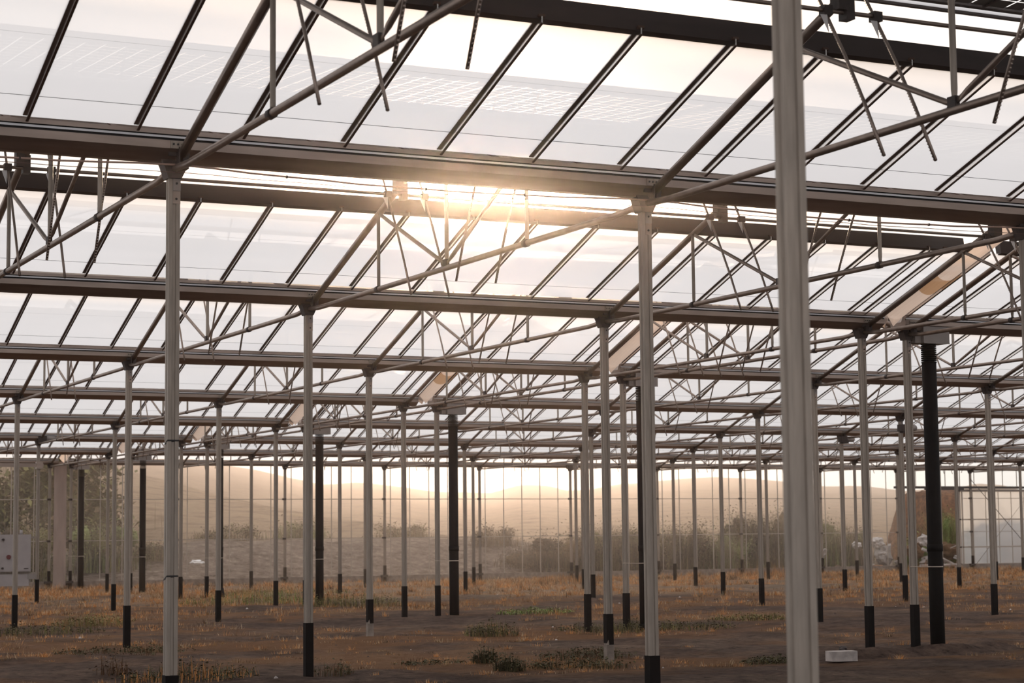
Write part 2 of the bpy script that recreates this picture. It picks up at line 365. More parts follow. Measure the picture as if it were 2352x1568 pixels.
# vent beams, flaps, ridge
ZT = 5.87
def vent_beam(far):
    y = lambda d: (DY - d) if far else d
    pr = [(y(1.87), 5.145), (y(1.83), 5.17), (y(1.80), 5.335), (y(1.84), 5.345), (y(1.90), 5.33), (y(1.93), 5.165)]
    return pr
FL = []
for b_ in range(-1, 8):
    y0 = row_y(b_)
    bn = 'above the front row of posts' if b_ == 0 else (f'between {ROWN[b_]} and {ROWN[b_+1]} rows' if b_ > 0 else 'behind the camera')
    for side, (a, c) in enumerate(((XL0, 8.26), (8.85, XR1))):
        sd = 'left' if side == 0 else 'right'
        for far in (True, False):
            fn = 'far' if far else 'near'
            y = (lambda d: (DY - d) if far else d)
            bm_ = MB().prism(vent_beam(far), 'x', a, c).mesh('vent_beam', BEAM)
            t = thing('vent_beam', f'dark vent beam on {fn} slope {bn}, {sd} of gap', 'beam', (0, y0, 0), 'dark vent beams', bm_)
            # flap: pale frame with dark cells, hinged on the ridge, standing open
            e0, e1 = (4.00, ZT - .01), (1.78, 5.665)
            def fp(x, s, dz=0.0):
                d = e0[0] + (e1[0] - e0[0]) * s; z = e0[1] + (e1[1] - e0[1]) * s
                return (x, y(d), z + dz)
            ft = thing('roof_vent', f'open roof vent on {fn} slope {bn}, {sd} of gap', 'vent', (0, y0, 0), 'open roof vents')
            fm = MB()
            def slab(x0, x1, s0, s1, z0, z1, mi=0, mb=None):
                vs = [fp(x, s, dz) for s in (s0, s1) for dz in (z0, z1) for x in (x0, x1)]
                mb.add(vs, [(0, 1, 3, 2), (4, 6, 7, 5), (0, 4, 5, 1), (2, 3, 7, 6), (0, 2, 6, 4), (1, 5, 7, 3)], mi)
            slab(a, c, .985, 1.0, -.02, .05, 1, fm); slab(a, c, 0, .04, -.02, .03, 0, fm)
            slab(a, c, .925, .945, -.012, .02, 1, fm)
            xx = a
            while xx < c:
                slab(xx - .012, xx + .012, .04, .925, -.01, .02, 1, fm); xx += 4.0
            obj('vent_frame', fm.mesh('vent_frame', [FRAMEW, DARK]), ft)
            em = MB(); em.add([fp(a, .945), fp(c, .945), fp(c, .985), fp(a, .985)], [(0, 1, 2, 3)]); obj('glass_edge', em.mesh('glass_edge', ROOFG), ft)
            if b_ <= 1:
                cm = MB(); xx = a + .03; i = 0
                while xx < min(c, 16) - .2:
                    for j in range(12):
                        s0 = .045 + j * .0733
                        cm.add([fp(xx, s0), fp(xx + .157, s0), fp(xx + .157, s0 + .067), fp(xx, s0 + .067)], [(0, 1, 2, 3)])
                    xx += .172
                obj('cell_sheet', cm.mesh('cell_sheet', CELL), ft, kind='stuff')
            else:
                gm = MB(); gm.add([fp(a, .04), fp(c, .04), fp(c, .965), fp(a, .965)], [(0, 1, 2, 3)])
                obj('vent_glass', gm.mesh('vent_glass', ROOFG), ft)
        rb_ = MB().prism([(MID - .05, ZT - .06), (MID + .05, ZT - .06), (MID + .04, ZT + .02), (MID, ZT + .05), (MID - .04, ZT + .02)], 'x', a, c).mesh('ridge_beam', GUT)
        thing('ridge_beam', f'grey steel ridge beam {bn}, {sd} of gap', 'beam', (0, y0, 0), 'ridge beams', rb_)

# vent openers: drive shaft with toothed racks
def rack_mesh(far):
    s = 1 if far else -1
    cy = DY / 2
    def P(d, z): return (0, (DY - d) if far else d, z)
    pts2 = [(2.46, 5.74), (2.62, 5.52), (2.84, 5.17), (3.05, 4.83), (3.26, 4.45), (3.46, 4.05)]
    mb = MB()
    mb.tube([P(*p) for p in pts2], .0125, 6)
    # teeth along the lower half
    for i in range(len(pts2) - 1):
        p, q = Vector(P(*pts2[i])), Vector(P(*pts2[i + 1])); n = 17
        dr = (q - p).normalized(); nn = Vector((0, dr.z, -dr.y)) * (-1 if far else 1)
        for k in range(n):
            c0 = p.lerp(q, (k + .5) / n) + nn * .012
            mb.box(-.006, .006, c0.y - .0045, c0.y + .0045, c0.z - .0045, c0.z + .0045)
    return mb.mesh('toothed_rack', TUBE)
rackF, rackN = rack_mesh(True), rack_mesh(False)
def pin_mesh(far):
    d = 2.84; y = (DY - d) if far else d
    mb = MB(); mb.box(-.035, .035, y - .035, y + .035, 5.155, 5.225)
    mb.add([(-.01, y - .03, 5.155), (-.06, y - .02, 5.155), (-.02, y - .06, 5.02), (-.012, y - .03, 5.155), (-.062, y - .02, 5.155), (-.022, y - .058, 5.02)], [(0, 1, 2), (5, 4, 3), (0, 3, 4, 1), (1, 4, 5, 2), (2, 5, 3, 0)], 1)
    return mb.mesh('pinion_housing', [DARK, WHITE])
pinF, pinN = pin_mesh(True), pin_mesh(False)
def hanger_mesh(far):
    d = 2.84; y = (DY - d) if far else d
    return MB().box(.0, .07, y - .05, y + .05, 5.14, 5.32).box(-.07, .01, y - .06, y + .05, 5.20, 5.38).mesh('shaft_hanger', DARK)
hangF, hangN = hanger_mesh(True), hanger_mesh(False)
for b_ in range(0, 8):
    y0 = row_y(b_)
    bn = 'above the front row' if b_ == 0 else f'between {ROWN[b_]} and {ROWN[b_+1]} rows'
    for side, (a, c) in enumerate(((XL0, 8.15), (8.75, XR1))):
        ls = [l for l in TR[b_] if a < line_x(l) < c + .01]
        if not ls: continue
        for far in (True, False):
            d = 2.84; y = (DY - d) if far else d
            t = thing('vent_opener', f'toothed vent racks on {"far" if far else "near"} slope {bn}, {"left" if side == 0 else "right"} of gap', 'vent opener', (0, y0, 0), 'vent openers')
            xa = max(a, line_x(ls[0]) - 4); xc = min(c, line_x(ls[-1]) + 4)
            obj('drive_shaft', MB().tube([(xa, y, 5.194), (xc, y, 5.194)], .017, 8).mesh('drive_shaft', TUBE), t)
            for l in ls:
                obj('shaft_hanger', hangF if far else hangN, t, (line_x(l), 0, 0))
                for off in (-.143, .284):
                    if b_ >= 3 and off > 0 and not far: continue
                    rk = obj('toothed_rack', rackF if far else rackN, t, (line_x(l) + off, 0, 0))
                    obj('pinion_housing', pinF if far else pinN, rk)

# ------------------------------------------------------------------ gap sheets and downpipes
def duct_mesh(far, row):
    """half-round sheet sagging in the gap between the two blocks"""
    mb = MB(); n = 10; xs0, xs1 = 8.273, 8.617
    ds = [.18, .5, .9, 1.3, 1.65, 2.1, 2.6, 3.1, 3.6, 4.02]
    vs = []
    for d in ds:
        for k in range(n + 1):
            t = math.pi * k / n; x = (xs0 + xs1) / 2 - math.cos(t) * (xs1 - xs0) / 2
            sag = .13 * math.sin(t)
            vs.append((x, (DY - d) if far else d, zg(d) + .03 - sag))
    for i in range(len(ds) - 1):
        for k in range(n):
            st = 1 if (row in (2, 4) and ((.9 <= ds[i] < 1.3))) else 0
            a0 = i * (n + 1) + k
            mb.add([vs[a0], vs[a0 + 1], vs[a0 + n + 2], vs[a0 + n + 1]], [(0, 1, 2, 3)], st, True)
    # pointed funnel at the gutter end
    tip = ((xs0 + xs1) / 2 + .02, (DY - .1) if far else .1, zg(.1) - .16)
    for k in range(n): mb.add([vs[k], vs[k + 1], tip], [(0, 1, 2)], 0, True)
    return mb.mesh('gap_sheet', [DUCTM, DUCTS])
for b_ in range(0, 8):
    bn = 'above the front row' if b_ == 0 else f'between {ROWN[b_]} and {ROWN[b_+1]} rows'
    for far in (True, False):
        thing('gap_cover_sheet', f'beige sheet in the roof gap, {"far" if far else "near"} slope {bn}', 'cover sheet', (0, row_y(b_), 0), 'beige gap cover sheets', duct_mesh(far, b_ + 1))
for k in range(1, 9):
    y = row_y(k)
    t = thing('drainage_downpipe', f'fat black drainpipe under a grey outlet box beside the gap in the {ROWN[k]} row', 'drainpipe', (9.13, y, 0), 'black drainpipes')
    pts = [(0, 0, z) for z in (-.05, .3, .6, 1.05, 1.10, 1.6, 2.2, 3.0, 3.9)]
    mb = MB().tube([(0, 0, -.05), (0, 0, .9), (0, 0, 1.3), (0, 0, 3.9)], .1, 20)
    z = 3.9
    for i in range(10): mb.tube([(0, 0, z), (0, 0, z + .015)], .106, 20); z += .028
    mb.tube([(0, 0, 1.30), (0, 0, 1.40)], .108, 20)
    if k in (3, 6): mb.tube([(0, 0, -.05), (0.03, 0, .05), (.02, 0, .25)], lambda t_: .15 - .05 * t_, 16)
    obj('pipe', mb.mesh('pipe', PIPEM), t)
    ob = MB().box(-.20, .24, -.16, .10, H - .17, H + .06).box(-.30, -.20, -.10, .08, H - .17, H - .03)
    ob.box(-.20, .24, -.164, -.16, H - .176, H - .16)
    obj('outlet_box', ob.mesh('outlet_box', BOXM), t)
    obj('gutter_end', MB().prism([(-.12, H - .0), (-.17, H + .12), (-.17, H + .20), (-.12, H + .20)], 'x', -.5, -.2).mesh('gutter_end', GUT), t)
    sm = MB().tube([(0, 0, 1.085), (0, 0, 1.10)], .104, 20); sm.tube([(-.1, -.03, 1.09), (-.45, -.04, 1.10)], .006, 6)
    obj('tie_strap', sm.mesh('tie_strap', STRAP), t)

# ------------------------------------------------------------------ back wall (row 8)
Y8 = WALLY + .10
wall = obj('wall_back', None, None, (0, 0, 0), kind='structure')
DX0, DX1, DZ = 44.95, 48.12, 3.55                       # doorway
gm = MB()
def pane(x0, x1, z0, z1, mi=0, yy=Y8): gm.add([(x0, yy, z0), (x1, yy, z0), (x1, yy, z1), (x0, yy, z1)], [(0, 1, 2, 3)], mi)
pane(-14, 8.15, .22, H + .1); pane(8.60, DX0, .22, H + .1); pane(DX0, 66, DZ, H + .1); pane(52.6, 66, .22, DZ)
obj('glass_panes', gm.mesh('glass_panes', WALLG), wall)
for z in (1.635, 3.10):
    obj('rail', MB().box(-14, 8.15, Y8 - .05, Y8 - .005, z - .014, z + .014).box(8.6, DX0, Y8 - .05, Y8 - .005, z - .014, z + .014).box(48.3, 66, Y8 - .05, Y8 - .005, z - .012, z + .012).mesh('rail', WALLALU), wall)
mull = MB().box(-.012, .012, Y8 - .035, Y8 - .004, .2, H + .02).mesh('mullion', WALLALU)
mulls = MB().box(-.012, .012, Y8 - .035, Y8 - .004, DZ, H + .02).mesh('mullion', WALLALU)
for x in [.27 + .8 * i for i in range(0, 10)] + [9.03 + .8 * i for i in range(0, 60)]:
    px = proj((x, Y8, 2))[0]
    if -60 < px < 2420: obj('mullion', mulls if DX0 < x < 52.6 else mull, wall, (x, 0, 0))
curb = obj('baseboard_back', MB().box(-14, DX0, WALLY + .06, WALLY + .24, -.4, .21).box(DX1 + .05, 66, WALLY + .06, WALLY + .24, -.4, .21).mesh('baseboard_back', CONC), kind='structure')
thing('gap_wall_sheet', 'tall beige sheet closing the gap in the back wall beside two posts', 'cover sheet', (0, 0, 0), None,
      MB().prism([(8.14, WALLY - .06), (8.26, WALLY - .10), (8.44, WALLY - .10), (8.58, WALLY - .06), (8.58, WALLY - .02), (8.14, WALLY - .02)], 'z', -.05, H + .1).mesh('gap_wall_sheet', mat('beige sheet', (.34, .265, .23), .7, 0, .15, 1.5, stretch=(3, 3, .6))))

# door: sliding milky panel, its track, x bracing
dm = obj('door_1', None, None, (0, 0, 0), kind='structure')
yd = WALLY + .14
gmd = MB().add([(48.2, yd, .2), (52.6, yd, .2), (52.6, yd, 3.47), (48.2, yd, 3.47)], [(0, 1, 2, 3)])
obj('door_panel', gmd.mesh('door_panel', DOORG), dm)
fr = MB().box(48.14, 48.26, yd - .04, yd + .03, .1, 3.5).box(48.14, 52.6, yd - .04, yd + .03, 3.40, 3.5).box(48.14, 52.6, yd - .04, yd + .03, .18, .24)
fr.box(48.14, 52.6, yd - .04, yd, 2.14, 2.20).box(48.14, 52.6, yd - .04, yd, .93, .99).box(48.33, 48.39, yd - .04, yd, .2, 3.4)
obj('door_frame', fr.mesh('door_frame', WALLALU), dm)
for i in range(6):
    x = 48.95 + .72 * i
    obj('mullion', MB().box(x - .012, x + .012, yd - .03, yd - .003, .2, 3.4).mesh('mullion', WALLALU), dm)
tr = obj('trim_1', MB().box(44.7, 54, WALLY - .10, WALLY + .16, 3.53, 3.63).box(46.2, 48.3, WALLY - .12, WALLY - .02, 3.46, 3.53).mesh('trim_track', DARK), kind='structure')
obj('trim_2', MB().box(44.83, 44.97, WALLY + .0, WALLY + .16, .0, H).box(45.00, 45.06, WALLY + .02, WALLY + .12, 0, 3.5).mesh('trim_jamb', WALLALU), kind='structure')
thing('bracing_rod', 'thin steel bracing rod falling from left to right in front of the sliding door', 'rod', data=MB().tube([(48.70, WALLY - .07, 3.96), (52.72, WALLY - .07, .05)], .014, 6).mesh('bracing_rod', DARK))
thing('bracing_rod', 'thin steel bracing rod rising from left to right in front of the sliding door', 'rod', data=MB().tube([(48.80, WALLY - .11, .15), (52.72, WALLY - .11, 4.05)], .009, 6).mesh('bracing_rod', GALV))

# ------------------------------------------------------------------ conduits, motors, cabinet
def sag(x0, x1, z0, z1, s, y, n=14, jit=.0):
    return [(x0 + (x1 - x0) * i / n, y, z0 + (z1 - z0) * i / n - s * math.sin(math.pi * i / n) + jit * math.sin(i * 2.1)) for i in range(n + 1)]
for nm, y, z, s, r, lab in (('electric_conduit', -.075, H - .03, .05, .008, 'pale plastic conduit sagging between post heads along the front gutter'),
                            ('electric_cable', -.065, H - .085, .02, .003, 'thin dark cable strung just below the pale conduit on the front row')):
    mb = MB(); cm = MB()
    for i in range(-3, 5):
        a, c = DX * i, min(DX * (i + 1), 8.6)
        if a >= 8: break
        p = sag(a, c, z, z, s, y, jit=.003); mb.tube(p, r, 6, cap=False)
        if nm == 'electric_conduit':
            for q in (.28, .52, .74): v = p[int(q * 14)]; cm.box(v[0] - .006, v[0] + .006, v[1] - .010, v[1] + .010, v[2] - .012, v[2] + .010)
    t = thing(nm, lab, 'cable', (0, 0, 0), None)
    obj('run', mb.mesh(nm, CONDM if nm == 'electric_conduit' else WIREM), t)
    if cm.v: obj('clips', cm.mesh('clips', DARK), t)
def motor(x, y, z, lab):
    t = thing('vent_motor', lab, 'motor', (x, y, z), 'vent motors')
    obj('gearbox', MB().box(-.10, .10, -.09, .09, -.08, .08).box(-.05, .16, -.06, .06, -.12, -.06).mesh('gearbox', DARK), t)
    obj('motor_body', MB().tube([(.1, 0, 0), (.34, 0, 0)], .075, 14).tube([(.34, 0, 0), (.37, 0, 0)], .06, 14).mesh('motor_body', BOXM), t)
motor(4.05, row_y(6) - .22, H + .05, 'small grey vent motor on a left post head in the sixth row')
motor(28.6, row_y(8) - .25, H + .02, 'small dark vent motor near the top of a back wall post')
motor(20.6, row_y(4) - .3, H - .3, 'small dark vent motor under the fourth row gutter at right')
motor(24.6, row_y(5) - .3, H - .12, 'small dark vent motor under the fifth row gutter at right')
yc = row_y(6)
cab = thing('electric_cabinet', 'white steel control cabinet hung between posts at the left edge', 'cabinet', (0, 0, 0))
obj('body', MB().box(1.9, 3.79, yc - .18, yc + .10, .80, 1.80).mesh('body', CABM), cab)
obj('door', MB().box(1.92, 3.77, yc - .20, yc - .18, .82, 1.78).box(2.98, 2.99, yc - .203, yc - .2, .82, 1.78).mesh('door', CABM), cab)
for (x, z, s, m) in ((3.04, 1.66, .035, DARK), (3.19, 1.20, .06, RED), (3.03, .90, .03, DARK)):
    obj('knob', MB().tube([(x, yc - .23, z), (x, yc - .20, z)], s, 12).mesh('knob', m), cab)
obj('vent_plate', MB().box(3.60, 3.72, yc - .205, yc - .2, .87, .90).mesh('vent_plate', DARK), cab)
obj('cable_gland', MB().tube([(3.55, yc - .05, 1.80), (3.55, yc - .05, 1.92)], .04, 8).tube([(2.9, yc - .05, 1.80), (2.9, yc - .05, 1.86)], .1, 8).mesh('cable_gland', CABM), cab)
lowb = thing('cable_tray_box', 'lower pale steel box under the white control cabinet', 'box', (0, 0, 0))
obj('body', MB().box(1.9, 3.75, yc - .14, yc + .06, .42, .735).mesh('body', CABM), lowb)
for z, lab in ((1.72, 'horizontal steel rail above the white control cabinet'), (.76, 'horizontal steel rail directly beneath the white control cabinet')):
    thing('support_rail', lab, 'rail', data=MB().box(0.05, 3.98, yc - .05, yc - .0, z - .03, z + .03).mesh('support_rail', GALV))
thing('valve_box', 'small dark box on the post beside the white control cabinet', 'box', data=MB().box(3.72, 3.95, yc - .16, yc - .04, .60, .74).box(3.76, 3.80, yc - .12, yc - .08, .5, .6).mesh('valve_box', BOXM))
thing('cross_beam', 'grey steel cross beam below the sixth gutter at the left edge', 'beam', data=MB().box(-2, 4.12, yc - .08, yc - .02, 3.62, 3.72).box(3.93, 4.10, yc - .10, yc + .05, 3.57, 3.76).mesh('cross_beam', GUT))

# ------------------------------------------------------------------ outside: bank, field, ridge
RIDGE = [(-60, 19), (43.7, 17.5), (60.5, 15.2), (78.3, 12.4), (83.3, 11.3), (87.0, 10.66), (90.8, 10.86), (92.7, 10.99), (97.2, 10.53), (101.2, 9.94), (103.8, 9.46), (107.8, 9.35), (112.5, 9.18), (114.6, 9.8), (116.3, 10.3), (118.0, 10.49), (121.5, 10.51), (124.3, 9.83), (127.9, 10.03), (131.5, 10.67), (138.8, 11.15), (143.3, 11.5), (149.3, 11.72), (153.9, 11.55), (161.7, 11.13), (169.7, 10.5), (173.8, 10.65), (177.9, 10.46), (184.5, 9.67), (190.5, 10.09), (195.7, 10.39), (198.3, 10.95), (203.6, 10.84), (208.2, 9.94), (231.2, 10.0), (330, 12)]
def ridge(x):
    for (a, za), (c, zc) in zip(RIDGE, RIDGE[1:]):
        if a <= x <= c: return za + (zc - za) * (x - a) / (c - a)
    return 12
def sm(a, b2, x): t = max(0, min(1, (x - a) / (b2 - a))); return t * t * (3 - 2 * t)
def eh(x, y):
    bank = 1.75 * sm(58.0, 66.5, y) * (1 - .75 * sm(30, 36, x)) * (.75 + .25 * sm(10, 18, x))
    bank += .12 * noise.noise(Vector((x * .4, y * .5, 2))) * sm(57.2, 59, y)
    if y < 70: base = 0
    else:
        t = (y - 70) / 170.0
        # ray from the camera to the ridge at this bearing decides the slope profile
        rx = CAM.x + (x - CAM.x) * (240 - CAM.y) / (y - CAM.y) if y < 240 else x
        base = (ridge(rx) - 1.75) * (t ** .9 if t < 1 else 1)
        base += .35 * noise.noise(Vector((x * .05, y * .05, 6))) * min(1, t * 3)
    if y > 240: base -= (y - 240) * .3
    return -.12 + bank + base + .05 * noise.noise(Vector((x * 1.5, y * 1.5, 2)))
EXT = bpy.data.materials.new('dry field'); EXT.use_nodes = True
nt = EXT.node_tree; b = nt.nodes['Principled BSDF']; b.inputs['Roughness'].default_value = .95; b.inputs['Specular IOR Level'].default_value = .05
tc = nt.nodes.new('ShaderNodeTexCoord')
sep = nt.nodes.new('ShaderNodeSeparateXYZ'); nt.links.new(tc.outputs['Object'], sep.inputs[0])
n1 = nz(.45, 10, .75); n2 = nz(2.2, 12, .82); n3 = nz(.06, 4, .5)
dirt = rmp(n2.outputs['Fac'], [(.36, (.06, .04, .03)), (.46, (.24, .175, .14)), (.55, (.36, .27, .22)), (.66, (.60, .49, .41))])
fieldc = rmp(n1.outputs['Fac'], [(.36, (.17, .105, .065)), (.48, (.34, .23, .155)), (.56, (.41, .285, .195)), (.66, (.29, .20, .115))])
far_ = rmp(n3.outputs['Fac'], [(.35, (.52, .375, .31)), (.65, (.50, .375, .29))])  # far slope paler: distance haze put into its colour
def mrange(src, a, c):
    m_ = nt.nodes.new('ShaderNodeMapRange'); m_.inputs[1].default_value = a; m_.inputs[2].default_value = c; nt.links.new(src, m_.inputs[0]); return m_
mA = nt.nodes.new('ShaderNodeMixRGB'); nt.links.new(mrange(sep.outputs['Y'], 65.5, 67.5).outputs[0], mA.inputs[0]); nt.links.new(dirt.outputs[0], mA.inputs[1]); nt.links.new(fieldc.outputs[0], mA.inputs[2])
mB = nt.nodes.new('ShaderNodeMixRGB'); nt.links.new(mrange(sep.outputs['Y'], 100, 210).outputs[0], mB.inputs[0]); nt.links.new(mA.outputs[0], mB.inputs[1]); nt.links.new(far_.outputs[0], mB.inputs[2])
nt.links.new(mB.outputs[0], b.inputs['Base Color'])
bp = nt.nodes.new('ShaderNodeBump'); bp.inputs['Strength'].default_value = 1.0; bp.inputs['Distance'].default_value = .35
nt.links.new(n2.outputs['Fac'], bp.inputs['Height']); nt.links.new(bp.outputs[0], b.inputs['Normal'])
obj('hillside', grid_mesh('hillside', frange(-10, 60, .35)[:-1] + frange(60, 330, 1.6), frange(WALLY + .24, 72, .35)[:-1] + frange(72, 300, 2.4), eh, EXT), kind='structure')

# ------------------------------------------------------------------ plants
DRYB = mat('dry straw', (.34, .20, .09), .8, 0, .4, 3, col2=(.22, .12, .05))
GOLD = mat('golden dry grass', (.66, .31, .10), .8, 0, .3, 1.5, col2=(.36, .155, .05))
PALE = mat('pale straw', (.62, .47, .30), .8)
GREEN = mat('dull green leaves', (.062, .052, .018), .8, 0, .4, 4)
OLIVE = mat('olive leaves', (.20, .17, .055), .8, 0, .4, 2)
LUSH = mat('bright green reeds', (.20, .27, .06), .7, 0, .3, 3)
BROWN = mat('brown dead leaves', (.13, .065, .028), .85, 0, .4, 3)
RUSTL = mat('rust brown leaves', (.30, .13, .05), .85, 0, .4, 3)
BDRY = mat('dry thicket', (.20, .13, .07), .85, 0, .4, 3)
BBROWN = mat('dark thicket', (.075, .045, .024), .9, 0, .4, 3)
BOLIVE = mat('olive thicket', (.17, .145, .05), .85, 0, .4, 2)
BLUSH = mat('green thicket', (.20, .22, .07), .8, 0, .4, 2)
def blade(mb, x, y, z, h, w_, lean, ang, mi=0):
    dx, dy = math.cos(ang), math.sin(ang); px, py = -dy * w_, dx * w_
    a = Vector((x, y, z)); m1 = a + Vector((dx * lean * .35, dy * lean * .35, h * .6)); tip = a + Vector((dx * lean, dy * lean, h))
    mb.v += [(a.x - px, a.y - py, a.z), (a.x + px, a.y + py, a.z), (m1.x - px * .7, m1.y - py * .7, m1.z), (m1.x + px * .7, m1.y + py * .7, m1.z), tuple(tip)]
    n = len(mb.v) - 5; mb.f += [(n, n + 1, n + 3, n + 2), (n + 2, n + 3, n + 4)]; mb.mi += [mi] * 2; mb.smooth += [False] * 2
def visible_ground(x, y, m=60):
    p = proj((x, y, 0)); return -m < p[0] < 2352 + m and p[1] < 1650
dg = MB(); n = 0; tries = 0
while n < 105000 and tries < 60000:
    tries += 1
    y = 5 + 51 * R.random() ** 1.1; x = R.uniform(-4, 60)
    if not visible_ground(x, y): continue
    g = grassy(x, y)
    if R.random() > .04 + max(0, g - .35) * 1.6: continue
    far = min(1, max(0, (y - 12) / 36)); k = int(R.uniform(14, 46) * (1 if y > 14 else 1.6)); rad = R.uniform(.05, .26) * (.8 + .6 * far); hh = R.uniform(.03, .10) * (.8 + 1.5 * far)
    mi = 0 if R.random() < .62 else (1 if R.random() < .7 else 2)
    for q in range(k):
        a_ = R.uniform(0, 6.28); rr = rad * abs(R.gauss(0, .55)); bx, by = x + rr * 1.5 * math.cos(a_), y + rr * math.sin(a_)
        blade(dg, bx, by, gh(bx, by) - .012, hh * R.uniform(.3, 1.2), R.uniform(.0016, .0034) * (1 + 1.2 * far), R.uniform(.1, 1.1) * hh, a_ + R.gauss(0, .8), mi if R.random() < .8 else 3)
        n += 1
thing('dry_grass', 'low orange brown dry grass scattered over the greenhouse soil', 'grass', data=dg.mesh('dry_grass', [GOLD, DRYB, BROWN, PALE]))['kind'] = 'stuff'
def weed(x, y, r, h, nb, mats, lab, name='weed_clump', cat='weed', leafy=.4, flat_=.6):
    mb = MB(); z = gh(x, y)
    for i in range(nb):
        a = R.uniform(0, 6.28); rr = r * math.sqrt(R.random()); bx, by = rr * math.cos(a) * 1.5, rr * math.sin(a)
        hh = h * R.uniform(.35, 1) * (1.1 - .6 * rr / r)
        blade(mb, bx, by, -.01, hh, R.uniform(.003, .007), R.uniform(.02, .5) * hh, R.uniform(0, 6.28), R.choice(range(len(mats))))
        if R.random() < leafy:
            for q in range(3):
                s = .011 + .014 * R.random(); c = Vector((bx + R.gauss(0, .03), by + R.gauss(0, .03), hh * R.uniform(.3, .95)))
                t = R.uniform(0, 6.28); u = Vector((math.cos(t), math.sin(t), R.uniform(-.5, .5))) * s; v_ = Vector((-math.sin(t), math.cos(t), R.uniform(.2, .9))) * s * .7
                mb.add([c - u, c - v_ * .6, c + u, c + v_], [(0, 1, 2, 3)], 0)
    return thing(name, lab, cat, (x, y, z), 'weeds on the soil', mb.mesh(name, mats))
W = [(1.55, 24.4, .45, .32, 260, [OLIVE, DRYB], 'round olive weed tuft on the soil at left, behind the second post'),
     (-.3, 21.6, .8, .22, 300, [GREEN, OLIVE], 'dark green weed patch at the left edge below the leftmost fourth row post'),
     (-1.3, 8.5, .5, .25, 300, [GREEN, GOLD], 'dark weed patch near the bottom edge left of the big front post'),
     (-.4, 14.6, .6, .16, 220, [GREEN, BROWN], 'flat green weeds around the foot of the second left post'),
     (5.9, 15.5, .28, .34, 150, [GREEN, OLIVE], 'upright dark green weed in the middle of the soil'),
     (2.35, 7.5, .12, .26, 120, [GREEN, GREEN], 'small leafy dark green weed near the bottom edge centre right'),
     (2.65, 8.8, .11, .26, 110, [GREEN, GREEN], 'small leafy green weed just behind another near the bottom centre'),
     (6.1, 7.4, .3, .12, 200, [GREEN, OLIVE], 'low green weed mat left of the big blurred post'),
     (9.2, 30.2, .75, .45, 320, [OLIVE, GREEN], 'bushy green weed behind the post with the bare foot'),
     (8.3, 34.5, 1.2, .35, 380, [OLIVE, LUSH], 'wide green weed patch between the third and fourth drainpipes'),
     (10.8, 23.7, .5, .16, 220, [LUSH, GREEN], 'short green weed in the soil left of the tall paired posts'),
     (9.0, 15.9, 1.0, .25, 420, [GREEN, OLIVE], 'broad dark weed patch right of the second front post'),
     (12.4, 17.6, .6, .16, 240, [OLIVE, GREEN], 'thin green weed patch left of the big blurred post'),
     (11.2, 41.2, 1.3, .3, 300, [OLIVE, LUSH], 'green weed strip by the curb behind the fifth row'),
     (3.35, 7.7, .4, .16, 230, [GREEN, DRYB], 'weed tuft at the torn sleeve post near the bottom edge'),
     (4.3, 9.2, .4, .18, 200, [GREEN, BROWN], 'dark weed tuft between the torn sleeve post and the front post'),
     (2.1, 9.3, .3, .06, 100, [GREEN], 'tiny flat green weed near the bottom centre left'),
     (.4, 8.3, .16, .22, 60, [GREEN, BROWN], 'spindly green weed near the bottom between two front posts'),
     (-1.9, 9.6, .12, .34, 40, [BROWN, BROWN], 'tall thin brown stalk near the lower left edge')]
for a in W: weed(a[0], a[1], a[2] * 1.15, a[3] * 1.15, int(a[4] * 1.5), a[5], a[6], leafy=.6)
# pale straw heap
weed(9.3, 28.6, .9, .07, 420, [PALE, DRYB], 'pale straw heap on the soil right of the fifth drainpipe', 'straw_heap', 'straw', 0)
for i, (x, y, h, nb, lab) in enumerate([(26.6, 51, .55, 500, 'tall dry grass clump by the back curb in the centre'), (42, 50.5, .75, 520, 'tall orange grass clump behind the big blurred post'), (34.8, 51.5, .7, 480, 'orange brown brush clump by the curb right of centre'),
                                        (44.5, 43.5, .7, 700, 'round orange brush clump at the right edge by the last post'), (36.5, 48.0, .35, 300, 'low dry tuft between the centre right posts'), (23.0, 46.5, .5, 380, 'dry orange tuft in front of the back curb left of centre')]):
    weed(x, y, 1.0, h, nb, [GOLD, DRYB, BROWN], lab, 'dry_grass_clump', 'grass clump', 0)

